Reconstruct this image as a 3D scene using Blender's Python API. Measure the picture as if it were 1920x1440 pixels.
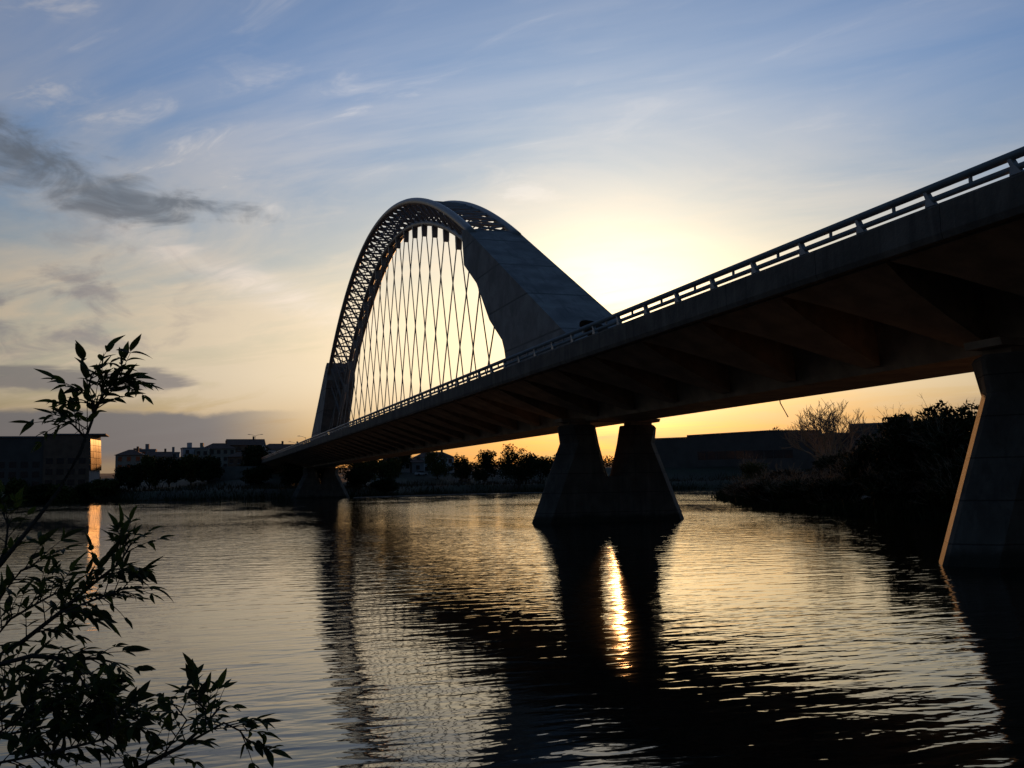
import bpy, math, random
import numpy as np
from mathutils import Vector, Matrix

for o in list(bpy.data.objects):
    bpy.data.objects.remove(o)
sc = bpy.context.scene
COL = sc.collection
rad = math.radians

# ------------------------------------------------------------------ camera
cd = bpy.data.cameras.new('camera')
cam = bpy.data.objects.new('camera', cd)
COL.objects.link(cam)
sc.camera = cam
YAW, PIT, ROL = rad(18.227), rad(5.701), rad(-0.973)
F = Vector((math.sin(YAW) * math.cos(PIT), math.cos(YAW) * math.cos(PIT), math.sin(PIT)))
R = Vector((math.cos(YAW), -math.sin(YAW), 0))
U = R.cross(F)
R2 = R * math.cos(ROL) + U * math.sin(ROL)
U2 = -R * math.sin(ROL) + U * math.cos(ROL)
m = Matrix.Identity(4)
for i in range(3):
    m[i][0], m[i][1], m[i][2] = R2[i], U2[i], -F[i]
m.translation = Vector((-32.677, -74.347, 3.274))
cam.matrix_world = m
cd.sensor_width = 36
cd.lens = 36 * 1844.6 / 1920
cd.clip_start = 0.05
cd.clip_end = 12000

# ------------------------------------------------------------------ render / exposure
sc.view_settings.view_transform = 'Standard'
sc.view_settings.look = 'None'
sc.view_settings.exposure = 0
sc.view_settings.gamma = 1
sc.view_settings.use_curve_mapping = False
cy = sc.cycles
cy.max_bounces = 6
cy.diffuse_bounces = 2
cy.glossy_bounces = 3
cy.transmission_bounces = 2
cy.sample_clamp_indirect = 2.5
cy.sample_clamp_direct = 12
cy.use_denoising = True
cy.denoiser = 'OPENIMAGEDENOISE'
cy.denoising_input_passes = 'RGB_ALBEDO_NORMAL'

# ------------------------------------------------------------------ sun and sky
SUN_AZ, SUN_EL = rad(24.2), rad(7.0)
SD = Vector((math.sin(SUN_AZ) * math.cos(SUN_EL), math.cos(SUN_AZ) * math.cos(SUN_EL), math.sin(SUN_EL)))
sl = bpy.data.lights.new('sun', 'SUN')
sl.energy = 2.0
sl.angle = rad(0.6)
sl.color = (1.0, 0.45, 0.15)
so = bpy.data.objects.new('sun', sl)
COL.objects.link(so)
so.rotation_euler = (-SD).to_track_quat('-Z', 'Y').to_euler()
so.location = SD * 300

W = bpy.data.worlds.new('World')
sc.world = W
W.use_nodes = True
W.cycles.sampling_method = 'NONE'
nt = W.node_tree
nt.nodes.clear()


class G:
    """tiny node-graph writer"""
    def __init__(s, tree):
        s.t = tree

    def n(s, typ, **kw):
        nd = s.t.nodes.new(typ)
        for k, v in kw.items():
            setattr(nd, k, v)
        return nd

    def put(s, sock, v):
        if hasattr(v, 'is_output'):
            s.t.links.new(v, sock)
        else:
            sock.default_value = v

    def m(s, op, a, b=0.0, c=0.0, clamp=False):
        nd = s.n('ShaderNodeMath', operation=op, use_clamp=clamp)
        s.put(nd.inputs[0], a)
        s.put(nd.inputs[1], b)
        if len(nd.inputs) > 2:
            s.put(nd.inputs[2], c)
        return nd.outputs[0]

    def step(s, x, a, b, lo=0.0, hi=1.0):
        nd = s.n('ShaderNodeMapRange', interpolation_type='SMOOTHSTEP')
        s.put(nd.inputs[0], x)
        for i, v in enumerate((a, b, lo, hi)):
            s.put(nd.inputs[i + 1], v)
        return nd.outputs[0]

    def mix(s, f, a, b, mode='MIX'):
        nd = s.n('ShaderNodeMix', data_type='RGBA', blend_type=mode)
        nd.clamp_factor = True
        s.put(nd.inputs[0], f)
        s.put(nd.inputs[6], a)
        s.put(nd.inputs[7], b)
        return nd.outputs[2]

    def noise(s, vec, scale, detail=4.0, rough=0.55, dist=0.0):
        nd = s.n('ShaderNodeTexNoise')
        s.put(nd.inputs['Vector'], vec)
        s.put(nd.inputs['Scale'], scale)
        s.put(nd.inputs['Detail'], detail)
        s.put(nd.inputs['Roughness'], rough)
        s.put(nd.inputs['Distortion'], dist)
        return nd.outputs['Fac']

    def xyz(s, x, y, z):
        nd = s.n('ShaderNodeCombineXYZ')
        for i, v in enumerate((x, y, z)):
            s.put(nd.inputs[i], v)
        return nd.outputs[0]

    def gauss(s, x, c, w):
        q = s.m('DIVIDE', s.m('SUBTRACT', x, c), w)
        return s.m('POWER', 2.71828, s.m('MULTIPLY', s.m('MULTIPLY', q, q), -1.0))


def rgba(r, g, b):
    return (r, g, b, 1.0)


def srgb(r, g, b):
    f = lambda v: ((v / 255 + 0.055) / 1.055) ** 2.4 if v > 10 else v / 255 / 12.92
    return (f(r), f(g), f(b), 1.0)


def build_sky():
    g = G(nt)
    tc = g.n('ShaderNodeTexCoord')
    d = tc.outputs['Generated']
    sp = g.n('ShaderNodeSeparateXYZ')
    g.put(sp.inputs[0], d)
    x, y, z = sp.outputs
    zc = g.m('MAXIMUM', z, 0.0)
    el = g.m('MULTIPLY', g.m('ARCSINE', z), 57.2958)
    az = g.m('MULTIPLY', g.m('ARCTAN2', x, y), 57.2958)
    dt = g.n('ShaderNodeVectorMath', operation='DOT_PRODUCT')
    g.put(dt.inputs[0], d)
    dt.inputs[1].default_value = SD
    th = g.m('MULTIPLY', g.m('ARCCOSINE', g.m('MINIMUM', dt.outputs['Value'], 0.99999)), 57.2958)
    # clear sky
    sky = g.n('ShaderNodeTexSky', sky_type='NISHITA')
    sky.sun_disc = False
    sky.sun_elevation = SUN_EL
    sky.sun_rotation = SUN_AZ
    sky.altitude = 200
    sky.air_density = 1.0
    sky.dust_density = 0.9
    sky.ozone_density = 3.5
    base = sky.outputs[0]
    scl = g.n('ShaderNodeVectorMath', operation='SCALE')
    g.put(scl.inputs[0], base)
    scl.inputs['Scale'].default_value = SKY_S
    base = scl.outputs[0]
    # cloud-plane coordinates: streaks run the way the wind drags them
    k = g.m('ADD', zc, 0.10)
    px, py = g.m('DIVIDE', x, k), g.m('DIVIDE', y, k)
    ca, sa = math.cos(rad(132)), math.sin(rad(132))
    u = g.m('ADD', g.m('MULTIPLY', px, ca), g.m('MULTIPLY', py, sa))
    v = g.m('SUBTRACT', g.m('MULTIPLY', py, ca), g.m('MULTIPLY', px, sa))
    cir = g.noise(g.xyz(g.m('MULTIPLY', u, 0.75), g.m('MULTIPLY', v, 1.35), 0.3), 1.1, 6.0, 0.60, 0.7)
    fine = g.noise(g.xyz(g.m('MULTIPLY', u, 1.0), g.m('MULTIPLY', v, 2.3), 4.7), 3.0, 5.0, 0.62, 0.9)
    big = g.noise(g.xyz(g.m('MULTIPLY', px, 0.5), g.m('MULTIPLY', py, 0.5), 9.1), 1.0, 3.0, 0.5, 0.3)
    # angular-space noise for lumpy low cloud
    ang = g.xyz(g.m('MULTIPLY', az, 0.06), g.m('MULTIPLY', el, 0.17), 1.7)
    lump = g.noise(ang, 2.2, 6.0, 0.58, 0.4)
    lump3 = g.noise(g.xyz(g.m('MULTIPLY', az, 0.075), g.m('MULTIPLY', el, 0.16), 2.9), 3.6, 7.0, 0.60, 0.6)
    lump2 = g.noise(g.xyz(g.m('MULTIPLY', az, 0.05), g.m('MULTIPLY', el, 0.24), 7.7), 3.4, 5.0, 0.55, 0.3)

    # haze near the ground reddens and dims the low sky
    col = g.mix(1.0, base, g.mix(g.step(el, -1.0, 10.0), rgba(0.56, 0.29, 0.07), g.mix(g.step(el, 5.0, 24.0), rgba(1.0, 0.84, 0.60), rgba(0.92, 1.07, 1.27))), 'MULTIPLY')
    # the sky dims away from the sun
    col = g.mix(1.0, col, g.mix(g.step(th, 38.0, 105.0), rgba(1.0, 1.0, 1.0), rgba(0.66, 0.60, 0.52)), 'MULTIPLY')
    # light scattered round the sun by thin high cloud
    g1 = g.m('POWER', 2.71828, g.m('MULTIPLY', g.m('POWER', g.m('DIVIDE', th, 3.9), 1.4), -1.0))
    fall = g.m('POWER', 2.71828, g.m('DIVIDE', th, -32.0))
    warm = g.step(el, 2.0, 15.0)
    gcol = g.mix(g.step(el, 16.0, 25.0), g.mix(warm, rgba(1.0, 0.64, 0.20), rgba(1.0, 0.85, 0.55)), rgba(0.80, 0.92, 1.0))
    g2 = g.m('POWER', 2.71828, g.m('MULTIPLY', g.m('POWER', g.m('DIVIDE', th, 23.0), 2.0), -1.0))
    gsc = g.n('ShaderNodeVectorMath', operation='SCALE')
    g.put(gsc.inputs[0], gcol)
    g.put(gsc.inputs['Scale'], g.m('ADD', g.m('MULTIPLY', g1, GLOW1), g.m('MULTIPLY', g2, GLOW2)))
    col = g.mix(1.0, col, gsc.outputs[0], 'ADD')

    def lit_cloud(hi, lo, e0, e1, k):
        """cloud colour: brightness falls away from the sun, warmer when low"""
        c = g.mix(g.step(el, e0, e1), lo, hi)
        n_ = g.n('ShaderNodeVectorMath', operation='SCALE')
        g.put(n_.inputs[0], c)
        g.put(n_.inputs['Scale'], g.m('MULTIPLY', fall, k))
        return g.mix(1.0, n_.outputs[0], rgba(0.012, 0.016, 0.024), 'ADD')

    # cirrus veil
    veil_c = lit_cloud(rgba(1.0, 0.96, 0.96), rgba(1.0, 0.82, 0.58), 7.0, 25.0, 1.36)
    reg = g.m('ADD', 0.04, g.step(el, 25.0, 8.0, 0.0, 0.62))
    reg = g.m('ADD', reg, g.m('MULTIPLY', g.step(big, 0.3, 0.7), 0.40))
    vm = g.m('ADD', g.m('MULTIPLY', g.step(cir, 0.34, 0.74), 0.85), g.m('MULTIPLY', g.step(fine, 0.45, 0.85), 0.35))
    vm = g.m('MULTIPLY', g.m('ADD', vm, g.step(el, 21.0, 7.0, 0.0, 0.65)), reg, clamp=True)
    vm = g.m('MULTIPLY', vm, g.step(az, 34.0, 24.0, 0.7, 1.0))
    col = g.mix(vm, col, veil_c)
    col = g.mix(1.0, col, g.mix(g.step(el, 1.0, 6.5), rgba(0.74, 0.55, 0.29), rgba(1.0, 1.0, 1.0)), 'MULTIPLY')
    # bright thin band of cloud low round the sun
    bd = g.m('MULTIPLY', g.gauss(az, 23.0, 15.0), g.gauss(el, 8.0, 5.0))
    bd = g.m('MULTIPLY', bd, g.step(lump, 0.25, 0.7, 0.75, 1.1))
    bsc = g.n('ShaderNodeVectorMath', operation='SCALE')
    g.put(bsc.inputs[0], g.mix(g.step(el, 2.0, 13.0), rgba(1.0, 0.66, 0.24), rgba(1.0, 0.86, 0.56)))
    g.put(bsc.inputs['Scale'], g.m('MULTIPLY', bd, 0.42))
    col = g.mix(1.0, col, bsc.outputs[0], 'ADD')

    col = g.mix(1.0, col, g.mix(g.step(th, 24.0, 5.0), rgba(1.0, 1.0, 1.0), rgba(1.0, 0.95, 0.85)), 'MULTIPLY')
    # paler bright streaks
    st = g.m('SUBTRACT', el, g.m('ADD', g.m('MULTIPLY', az, -0.36), g.m('ADD', 12.0, g.m('MULTIPLY', lump2, 1.2))))
    sm = g.m('MULTIPLY', g.gauss(st, 0.0, 0.9), g.gauss(az, 2.0, 7.0))
    sm = g.m('MULTIPLY', sm, g.step(fine, 0.35, 0.65, 0.25, 0.7))
    col = g.mix(sm, col, lit_cloud(rgba(1.0, 0.85, 0.72), rgba(1.0, 0.85, 0.70), 0.0, 9.0, 1.75))
    wisp = g.m('MULTIPLY', g.step(fine, 0.56, 0.72), g.m('MULTIPLY', g.step(cir, 0.45, 0.6), g.m('MULTIPLY', g.step(el, 12.0, 18.0), g.step(az, 24.0, 14.0, 0.1, 1.0))))
    col = g.mix(g.m('MULTIPLY', wisp, 0.34), col, lit_cloud(rgba(1.0, 0.93, 0.88), rgba(1.0, 0.9, 0.8), 0.0, 9.0, 1.7))
    # dark ragged clouds
    line = g.m('ADD', 15.2, g.m('MULTIPLY', g.step(az, -1.0, -12.0), 3.2))
    off = g.m('ADD', g.m('SUBTRACT', el, line), g.m('MULTIPLY', g.m('SUBTRACT', lump2, 0.5), 3.4))
    wid = g.step(az, 6.0, -10.0, 0.9, 1.9)
    env = g.m('MULTIPLY', g.gauss(g.m('DIVIDE', off, wid), 0.0, 1.0), g.m('MULTIPLY', g.step(az, 7.5, 1.5), g.step(az, -40.0, -18.0)))
    dm = g.step(g.m('ADD', g.m('MULTIPLY', env, 0.85), g.m('MULTIPLY', g.m('SUBTRACT', lump3, 0.5), 2.1)), 0.26, 1.08)
    dm = g.m('MULTIPLY', dm, g.step(env, 0.02, 0.25))
    col = g.mix(g.m('MULTIPLY', dm, 0.84), col, lit_cloud(rgba(0.76, 0.86, 1.0), rgba(0.8, 0.8, 0.9), 0.0, 8.0, 0.33))
    # faint grey-pink shreds lower down
    sh = g.m('MULTIPLY', g.step(lump3, 0.48, 0.72), g.m('MULTIPLY', g.gauss(el, 9.5, 4.2), g.step(th, 20.0, 30.0)))
    col = g.mix(g.m('MULTIPLY', sh, 0.82), col, lit_cloud(rgba(0.95, 0.84, 0.84), rgba(1.0, 0.84, 0.82), 0.0, 8.0, 0.62))
    # small dark scraps near the horizon
    sc1 = g.m('MULTIPLY', g.gauss(el, 5.9, 1.3), g.step(th, 17.0, 26.0))
    sc1 = g.step(g.m('MULTIPLY', sc1, lump2), 0.37, 0.52)
    col = g.mix(g.m('MULTIPLY', sc1, 0.75), col, lit_cloud(rgba(0.9, 0.8, 0.8), rgba(1.0, 0.84, 0.84), 0.0, 8.0, 0.46))
    # low grey bank on the horizon away from the sun
    top = g.m('ADD', 3.4, g.m('MULTIPLY', lump, 1.8))
    bm_ = g.m('MULTIPLY', g.step(el, top, g.m('SUBTRACT', top, 0.4)), g.step(th, 17.0, 24.0))
    bm_ = g.m('MULTIPLY', bm_, g.step(el, 1.0, 2.2, 0.5, 1.0))
    col = g.mix(g.m('MULTIPLY', bm_, 0.90), col, lit_cloud(rgba(0.9, 0.85, 0.85), rgba(0.95, 0.86, 0.84), 0.0, 8.0, 0.40))
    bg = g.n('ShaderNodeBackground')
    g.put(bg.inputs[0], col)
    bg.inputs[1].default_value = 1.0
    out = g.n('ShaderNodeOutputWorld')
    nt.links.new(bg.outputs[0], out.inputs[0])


SKY_S, GLOW1, GLOW2 = 0.094, 4.0, 0.10
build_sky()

# ------------------------------------------------------------------ materials
MATS = {}


def mat(name, col, rough=0.8, var=0.25, scale=1.0, bump=0.0, bscale=8.0, metal=0.0, col2=None, spec=0.5, stretch=(1, 1, 1)):
    if name in MATS:
        return MATS[name]
    M = bpy.data.materials.new(name)
    M.use_nodes = True
    t = M.node_tree
    g = G(t)
    b = t.nodes['Principled BSDF']
    tc = g.n('ShaderNodeTexCoord')
    mp = g.n('ShaderNodeMapping')
    mp.inputs['Scale'].default_value = stretch
    g.put(mp.inputs[0], tc.outputs['Object'])
    v = mp.outputs[0]
    nz = g.noise(v, scale, 6.0, 0.6)
    c2 = col2 or tuple(c * (1 - var) for c in col)
    c1 = tuple(min(1, c * (1 + var)) for c in col)
    g.put(b.inputs['Base Color'], g.mix(g.step(nz, 0.3, 0.7), rgba(*c2), rgba(*c1)))
    b.inputs['Roughness'].default_value = rough
    b.inputs['Metallic'].default_value = metal
    b.inputs['Specular IOR Level'].default_value = spec
    if bump:
        bp = g.n('ShaderNodeBump')
        bp.inputs['Strength'].default_value = bump
        bp.inputs['Distance'].default_value = 0.05
        g.put(bp.inputs['Height'], g.noise(v, bscale, 5.0, 0.6))
        g.put(b.inputs['Normal'], bp.outputs[0])
    MATS[name] = M
    return M


CONC = mat('concrete', (0.20, 0.172, 0.142), 0.85, 0.22, 0.5, 0.5, 6.0)
CONC_D = mat('concrete_underside_bounce', (0.40, 0.315, 0.235), 0.9, 0.25, 0.7, 0.4, 5.0)  # underside concrete; warm sunlight bounced off the water is put into this colour
STEEL = mat('painted_steel', (0.25, 0.25, 0.25), 0.45, 0.1, 0.8)
RAIL = mat('rail_paint', (0.30, 0.31, 0.32), 0.45, 0.12, 1.5)
CABLE = mat('hanger_steel', (0.22, 0.21, 0.20), 0.35, 0.1, 2.0)
BARK = mat('bark', (0.06, 0.045, 0.032), 0.9, 0.3, 6.0, 0.6, 30.0)
BARK2 = mat('pale_bark', (0.30, 0.24, 0.16), 0.9, 0.2, 6.0)
GRASS = mat('grass_bank', (0.045, 0.046, 0.022), 0.95, 0.35, 0.15, 0.5, 2.0, col2=(0.055, 0.043, 0.026))


def leg_concrete():
    """board-marked concrete with rain streaks and pour joints"""
    M = bpy.data.materials.new('weathered_concrete')
    M.use_nodes = True
    t = M.node_tree
    g = G(t)
    b = t.nodes['Principled BSDF']
    tc = g.n('ShaderNodeTexCoord')
    v = tc.outputs['Object']
    sp = g.n('ShaderNodeSeparateXYZ')
    g.put(sp.inputs[0], v)
    x, y, z = sp.outputs
    n1 = g.noise(v, 0.35, 6.0, 0.62, 0.4)
    n2 = g.noise(g.xyz(g.m('MULTIPLY', x, 2.2), g.m('MULTIPLY', y, 0.25), g.m('MULTIPLY', z, 0.25)), 1.0, 5.0, 0.6)
    n3 = g.noise(v, 4.0, 5.0, 0.6)
    c = g.mix(g.step(n1, 0.3, 0.7), rgba(0.17, 0.165, 0.16), rgba(0.33, 0.32, 0.30))
    c = g.mix(g.step(n2, 0.52, 0.72, 0.0, 0.55), c, rgba(0.10, 0.10, 0.095))
    jt = g.m('ABSOLUTE', g.m('SUBTRACT', g.m('FRACT', g.m('ADD', g.m('DIVIDE', z, 4.6), g.m('MULTIPLY', n3, 0.03))), 0.5))
    jm = g.m('MULTIPLY', g.step(jt, 0.03, 0.006), g.step(n1, 0.3, 0.55, 0.2, 0.8))
    c = g.mix(jm, c, rgba(0.07, 0.068, 0.065))
    g.put(b.inputs['Base Color'], c)
    b.inputs['Roughness'].default_value = 0.85
    bp = g.n('ShaderNodeBump')
    bp.inputs['Strength'].default_value = 0.5
    bp.inputs['Distance'].default_value = 0.06
    g.put(bp.inputs['Height'], g.m('SUBTRACT', n3, g.m('MULTIPLY', jm, 0.8)))
    g.put(b.inputs['Normal'], bp.outputs[0])
    return M


LEGC = leg_concrete()


def streaked(name, axis_, period, low):
    M = bpy.data.materials.new(name)
    M.use_nodes = True
    t = M.node_tree
    g = G(t)
    b = t.nodes['Principled BSDF']
    tc = g.n('ShaderNodeTexCoord')
    v = tc.outputs['Object']
    sp = g.n('ShaderNodeSeparateXYZ')
    g.put(sp.inputs[0], v)
    x, y, z = sp.outputs
    n1 = g.noise(v, 0.6, 6.0, 0.62, 0.4)
    st_ = g.noise(g.xyz(g.m('MULTIPLY', x, 2.6), g.m('MULTIPLY', y, 2.6), g.m('MULTIPLY', z, 0.22)), 1.0, 5.0, 0.6)
    n3 = g.noise(v, 7.0, 4.0, 0.6)
    c = g.mix(g.step(n1, 0.3, 0.7), rgba(0.105, 0.090, 0.075), rgba(0.19, 0.162, 0.135))
    c = g.mix(g.step(st_, 0.5, 0.7, 0.0, 0.65), c, rgba(0.075, 0.068, 0.06))
    c = g.mix(g.step(st_, 0.44, 0.30, 0.0, 0.35), c, rgba(0.26, 0.225, 0.19))
    q = (x, y, z)[axis_]
    jt = g.m('ABSOLUTE', g.m('SUBTRACT', g.m('FRACT', g.m('DIVIDE', q, period)), 0.5))
    jm = g.m('MULTIPLY', g.step(jt, 0.035 / period, 0.012 / period), 0.75)
    c = g.mix(jm, c, rgba(0.04, 0.038, 0.035))
    if low:
        tide = g.step(g.m('ADD', z, g.m('MULTIPLY', n1, 0.9)), 1.25, 0.75, 0.0, 0.85)
        c = g.mix(tide, c, rgba(0.035, 0.036, 0.025))
    g.put(b.inputs['Base Color'], c)
    b.inputs['Roughness'].default_value = 0.88
    b.inputs['Specular IOR Level'].default_value = 0.25
    bp = g.n('ShaderNodeBump')
    bp.inputs['Strength'].default_value = 0.6
    bp.inputs['Distance'].default_value = 0.04
    g.put(bp.inputs['Height'], g.m('SUBTRACT', n3, g.m('MULTIPLY', jm, 1.2)))
    g.put(b.inputs['Normal'], bp.outputs[0])
    return M


PIERC = streaked('pier_concrete', 2, 1.55, True)
FASC = streaked('fascia_concrete', 1, 6.6, False)


def water_mat():
    M = bpy.data.materials.new('river_water')
    M.use_nodes = True
    t = M.node_tree
    g = G(t)
    b = t.nodes['Principled BSDF']
    b.inputs['Base Color'].default_value = rgba(0.006, 0.008, 0.006)
    b.inputs['Roughness'].default_value = 0.03
    b.inputs['IOR'].default_value = 1.333
    tc = g.n('ShaderNodeTexCoord')
    sp = g.n('ShaderNodeSeparateXYZ')
    g.put(sp.inputs[0], tc.outputs['Object'])
    x, y, _ = sp.outputs

    def wave(deg, lx, ly, detail, seed, dist=0.3):
        c, s = math.cos(rad(deg)), math.sin(rad(deg))
        u = g.m('ADD', g.m('MULTIPLY', x, c), g.m('MULTIPLY', y, s))
        v = g.m('SUBTRACT', g.m('MULTIPLY', y, c), g.m('MULTIPLY', x, s))
        return g.noise(g.xyz(g.m('DIVIDE', u, lx), g.m('DIVIDE', v, ly), seed), 1.0, detail, 0.45, dist)
    # long crests lie across the view, drifting a little
    w1 = wave(-10, 2.1, 0.62, 1.5, 1.0, 0.5)
    w2 = wave(8, 0.85, 0.27, 1.5, 5.0, 0.4)
    w3 = wave(-28, 0.34, 0.14, 1.0, 9.0, 0.2)
    patch = g.noise(g.xyz(g.m('DIVIDE', x, 16.0), g.m('DIVIDE', y, 38.0), 3.0), 1.0, 4.0, 0.55, 0.8)
    amp = g.m('MULTIPLY', g.step(patch, 0.32, 0.68, WAVE_LO, 1.25), g.step(y, -45.0, 120.0, 1.08, 1.7))
    h = g.m('ADD', g.m('MULTIPLY', w1, WAVES[0]), g.m('ADD', g.m('MULTIPLY', w2, WAVES[1]), g.m('MULTIPLY', w3, WAVES[2])))
    h = g.m('MULTIPLY', h, amp)
    bp = g.n('ShaderNodeBump')
    bp.inputs['Strength'].default_value = 1.0
    bp.inputs['Distance'].default_value = 1.0
    g.put(bp.inputs['Height'], h)
    g.put(b.inputs['Normal'], bp.outputs[0])
    return M


WAVES, WAVE_LO = (0.027, 0.0125, 0.0026), 0.36
WATER = water_mat()


# ------------------------------------------------------------------ mesh helpers
def link(name, me, m_, parent=None, smooth=False):
    o = bpy.data.objects.new(name, me)
    COL.objects.link(o)
    if m_ is not None and len(me.materials) == 0:
        me.materials.append(m_)
    if parent is not None:
        o.parent = parent
    if smooth:
        me.polygons.foreach_set('use_smooth', [True] * len(me.polygons))
    return o


def mesh(name, v, f):
    me = bpy.data.meshes.new(name)
    me.from_pydata([tuple(p) for p in v], [], f)
    me.update()
    return me


def tag(o, label=None, cat=None, group=None, kind=None):
    if label:
        o['label'] = label
    if cat:
        o['category'] = cat
    if group:
        o['group'] = group
    if kind:
        o['kind'] = kind
    return o


def empty(name, loc, rz=0.0):
    o = bpy.data.objects.new(name, None)
    COL.objects.link(o)
    o.location = loc
    o.rotation_euler = (0, 0, rz)
    o.empty_display_size = 0.3
    return o


class MB:
    def __init__(s):
        s.v, s.f = [], []

    def add(s, v, f):
        n = len(s.v)
        s.v += [tuple(p) for p in v]
        s.f += [tuple(i + n for i in q) for q in f]
        return s

    def box(s, a, b):
        (x0, y0, z0), (x1, y1, z1) = a, b
        v = [(x0, y0, z0), (x1, y0, z0), (x1, y1, z0), (x0, y1, z0), (x0, y0, z1), (x1, y0, z1), (x1, y1, z1), (x0, y1, z1)]
        return s.add(v, [(0, 3, 2, 1), (4, 5, 6, 7), (0, 1, 5, 4), (1, 2, 6, 5), (2, 3, 7, 6), (3, 0, 4, 7)])

    def tube(s, pts, r, n=8, cap=True):
        pts = [Vector(p) for p in pts]
        rs = r if isinstance(r, (list, tuple)) else [r] * len(pts)
        rings = []
        for i, p in enumerate(pts):
            t = (pts[min(i + 1, len(pts) - 1)] - pts[max(i - 1, 0)]).normalized()
            a = Vector((0, 0, 1)) if abs(t.z) < 0.9 else Vector((1, 0, 0))
            e1 = t.cross(a).normalized()
            e2 = t.cross(e1)
            rings.append([p + (e1 * math.cos(2 * math.pi * k / n) + e2 * math.sin(2 * math.pi * k / n)) * rs[i] for k in range(n)])
        v = [q for rg in rings for q in rg]
        f = []
        for i in range(len(pts) - 1):
            for k in range(n):
                k2 = (k + 1) % n
                f.append((i * n + k, i * n + k2, (i + 1) * n + k2, (i + 1) * n + k))
        if cap:
            f.append(tuple(range(n - 1, -1, -1)))
            f.append(tuple((len(pts) - 1) * n + k for k in range(n)))
        return s.add(v, f)

    def sweep_y(s, prof, ys):
        n = len(prof)
        v = [(px, y, pz) for y in ys for px, pz in prof]
        f = []
        for i in range(len(ys) - 1):
            for k in range(n):
                k2 = (k + 1) % n
                f.append((i * n + k, (i + 1) * n + k, (i + 1) * n + k2, i * n + k2))
        f.append(tuple(range(n)))
        f.append(tuple((len(ys) - 1) * n + k for k in range(n - 1, -1, -1)))
        return s.add(v, f)

    def build(s, name, m_, parent=None, smooth=False):
        return link(name, mesh(name, s.v, s.f), m_, parent, smooth)

    def me(s, name):
        return mesh(name, s.v, s.f)


# ------------------------------------------------------------------ ground and water
FAR = [(-900, 420), (-300, 330), (-120, 285), (-89, 273), (-60, 232), (-47, 212), (-13, 189), (8, 186), (37, 222), (77, 238), (126, 227), (200, 200), (420, 150), (2500, 100)]
NEAR = [(-2500, -40), (-300, -62), (-60, -68), (-40, -68.8), (-20, -69), (0, -66), (12, -52), (17, -32), (20.5, -15), (24.5, 1), (30.5, 25), (44, 55), (57, 79), (61, 84), (66, 79), (74, 60), (100, 48), (170, 56), (420, 70), (2500, 20)]


def dist_poly(P, line):
    d = np.full(len(P), 1e9)
    for a, b in zip(line[:-1], line[1:]):
        a, b = np.array(a, float), np.array(b, float)
        ab = b - a
        t = np.clip(((P - a) @ ab) / (ab @ ab), 0, 1)
        d = np.minimum(d, np.hypot(*(P - a - t[:, None] * ab).T))
    return d


def inside(P, poly):
    c = np.zeros(len(P), bool)
    n = len(poly)
    for i in range(n):
        (x1, y1), (x2, y2) = poly[i], poly[(i + 1) % n]
        cond = ((y1 > P[:, 1]) != (y2 > P[:, 1]))
        with np.errstate(divide='ignore', invalid='ignore'):
            xi = (x2 - x1) * (P[:, 1] - y1) / (y2 - y1) + x1
        c ^= cond & (P[:, 0] < xi)
    return c


def sstep(x, a, b):
    t = np.clip((x - a) / (b - a), 0, 1)
    return t * t * (3 - 2 * t)


def height(P):
    P = np.asarray(P, float)
    df, dn = dist_poly(P, FAR), dist_poly(P, NEAR)
    inf_ = inside(P, FAR + [(2500, 6000), (-900, 6000), (-2500, 6000), (-2500, 420)])
    inn = inside(P, NEAR + [(2500, -4000), (-2500, -4000)])
    x, y = P[:, 0], P[:, 1]
    wob = 0.35 * np.sin(x * .13 + 1) * np.sin(y * .11) + 0.2 * np.sin(x * .37 + y * .29)
    hf = -1 + 3.6 * sstep(df, -2, 7) + 4.4 * sstep(df, 8, 45) + 4 * sstep(df, 60, 170) + 16 * sstep(df, 500, 1600) * (0.6 + 0.4 * np.sin(x * .004 + .6))
    hf += 1.2 * sstep(x, 20, 60) * sstep(df, 10, 40)
    hf = hf + wob * sstep(df, 4, 20)
    hn = -1 + 2.3 * sstep(dn, -2, 5.5) + 0.5 * sstep(dn, 5, 30) + 0.5 * wob * sstep(dn, 2, 10)
    z = np.full(len(P), -1.0) - 1.5 * sstep(np.minimum(df, dn), 0, 12)
    z = np.where(inf_, hf, z)
    z = np.where(inn, hn, z)
    return z


def hz(x, y):
    return float(height(np.array([[x, y]]))[0])


def axis(lo, hi, core_lo, core_hi, step, grow=1.25):
    a = list(np.arange(core_lo, core_hi + 1e-6, step))
    s, p = step, core_hi
    while p < hi:
        s *= grow
        p += s
        a.append(min(p, hi))
    s, p, b = step, core_lo, []
    while p > lo:
        s *= grow
        p -= s
        b.append(max(p, lo))
    return np.array(b[::-1] + a)


gx, gy = axis(-2500, 2500, -150, 240, 3.0), axis(-900, 6000, -90, 330, 3.0)
GX, GY = np.meshgrid(gx, gy)
GP = np.column_stack([GX.ravel(), GY.ravel()])
GZ = height(GP)
nx, ny = len(gx), len(gy)
fs = [(j * nx + i, j * nx + i + 1, (j + 1) * nx + i + 1, (j + 1) * nx + i) for j in range(ny - 1) for i in range(nx - 1)]
tag(link('ground', mesh('ground', np.column_stack([GP, GZ]).tolist(), fs), GRASS, None, True), kind='structure')
tag(link('river_water', mesh('river_water', [(-2500, -900, 0), (2500, -900, 0), (2500, 420, 0), (-2500, 420, 0)], [(0, 1, 2, 3)]), WATER), kind='structure')

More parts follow.
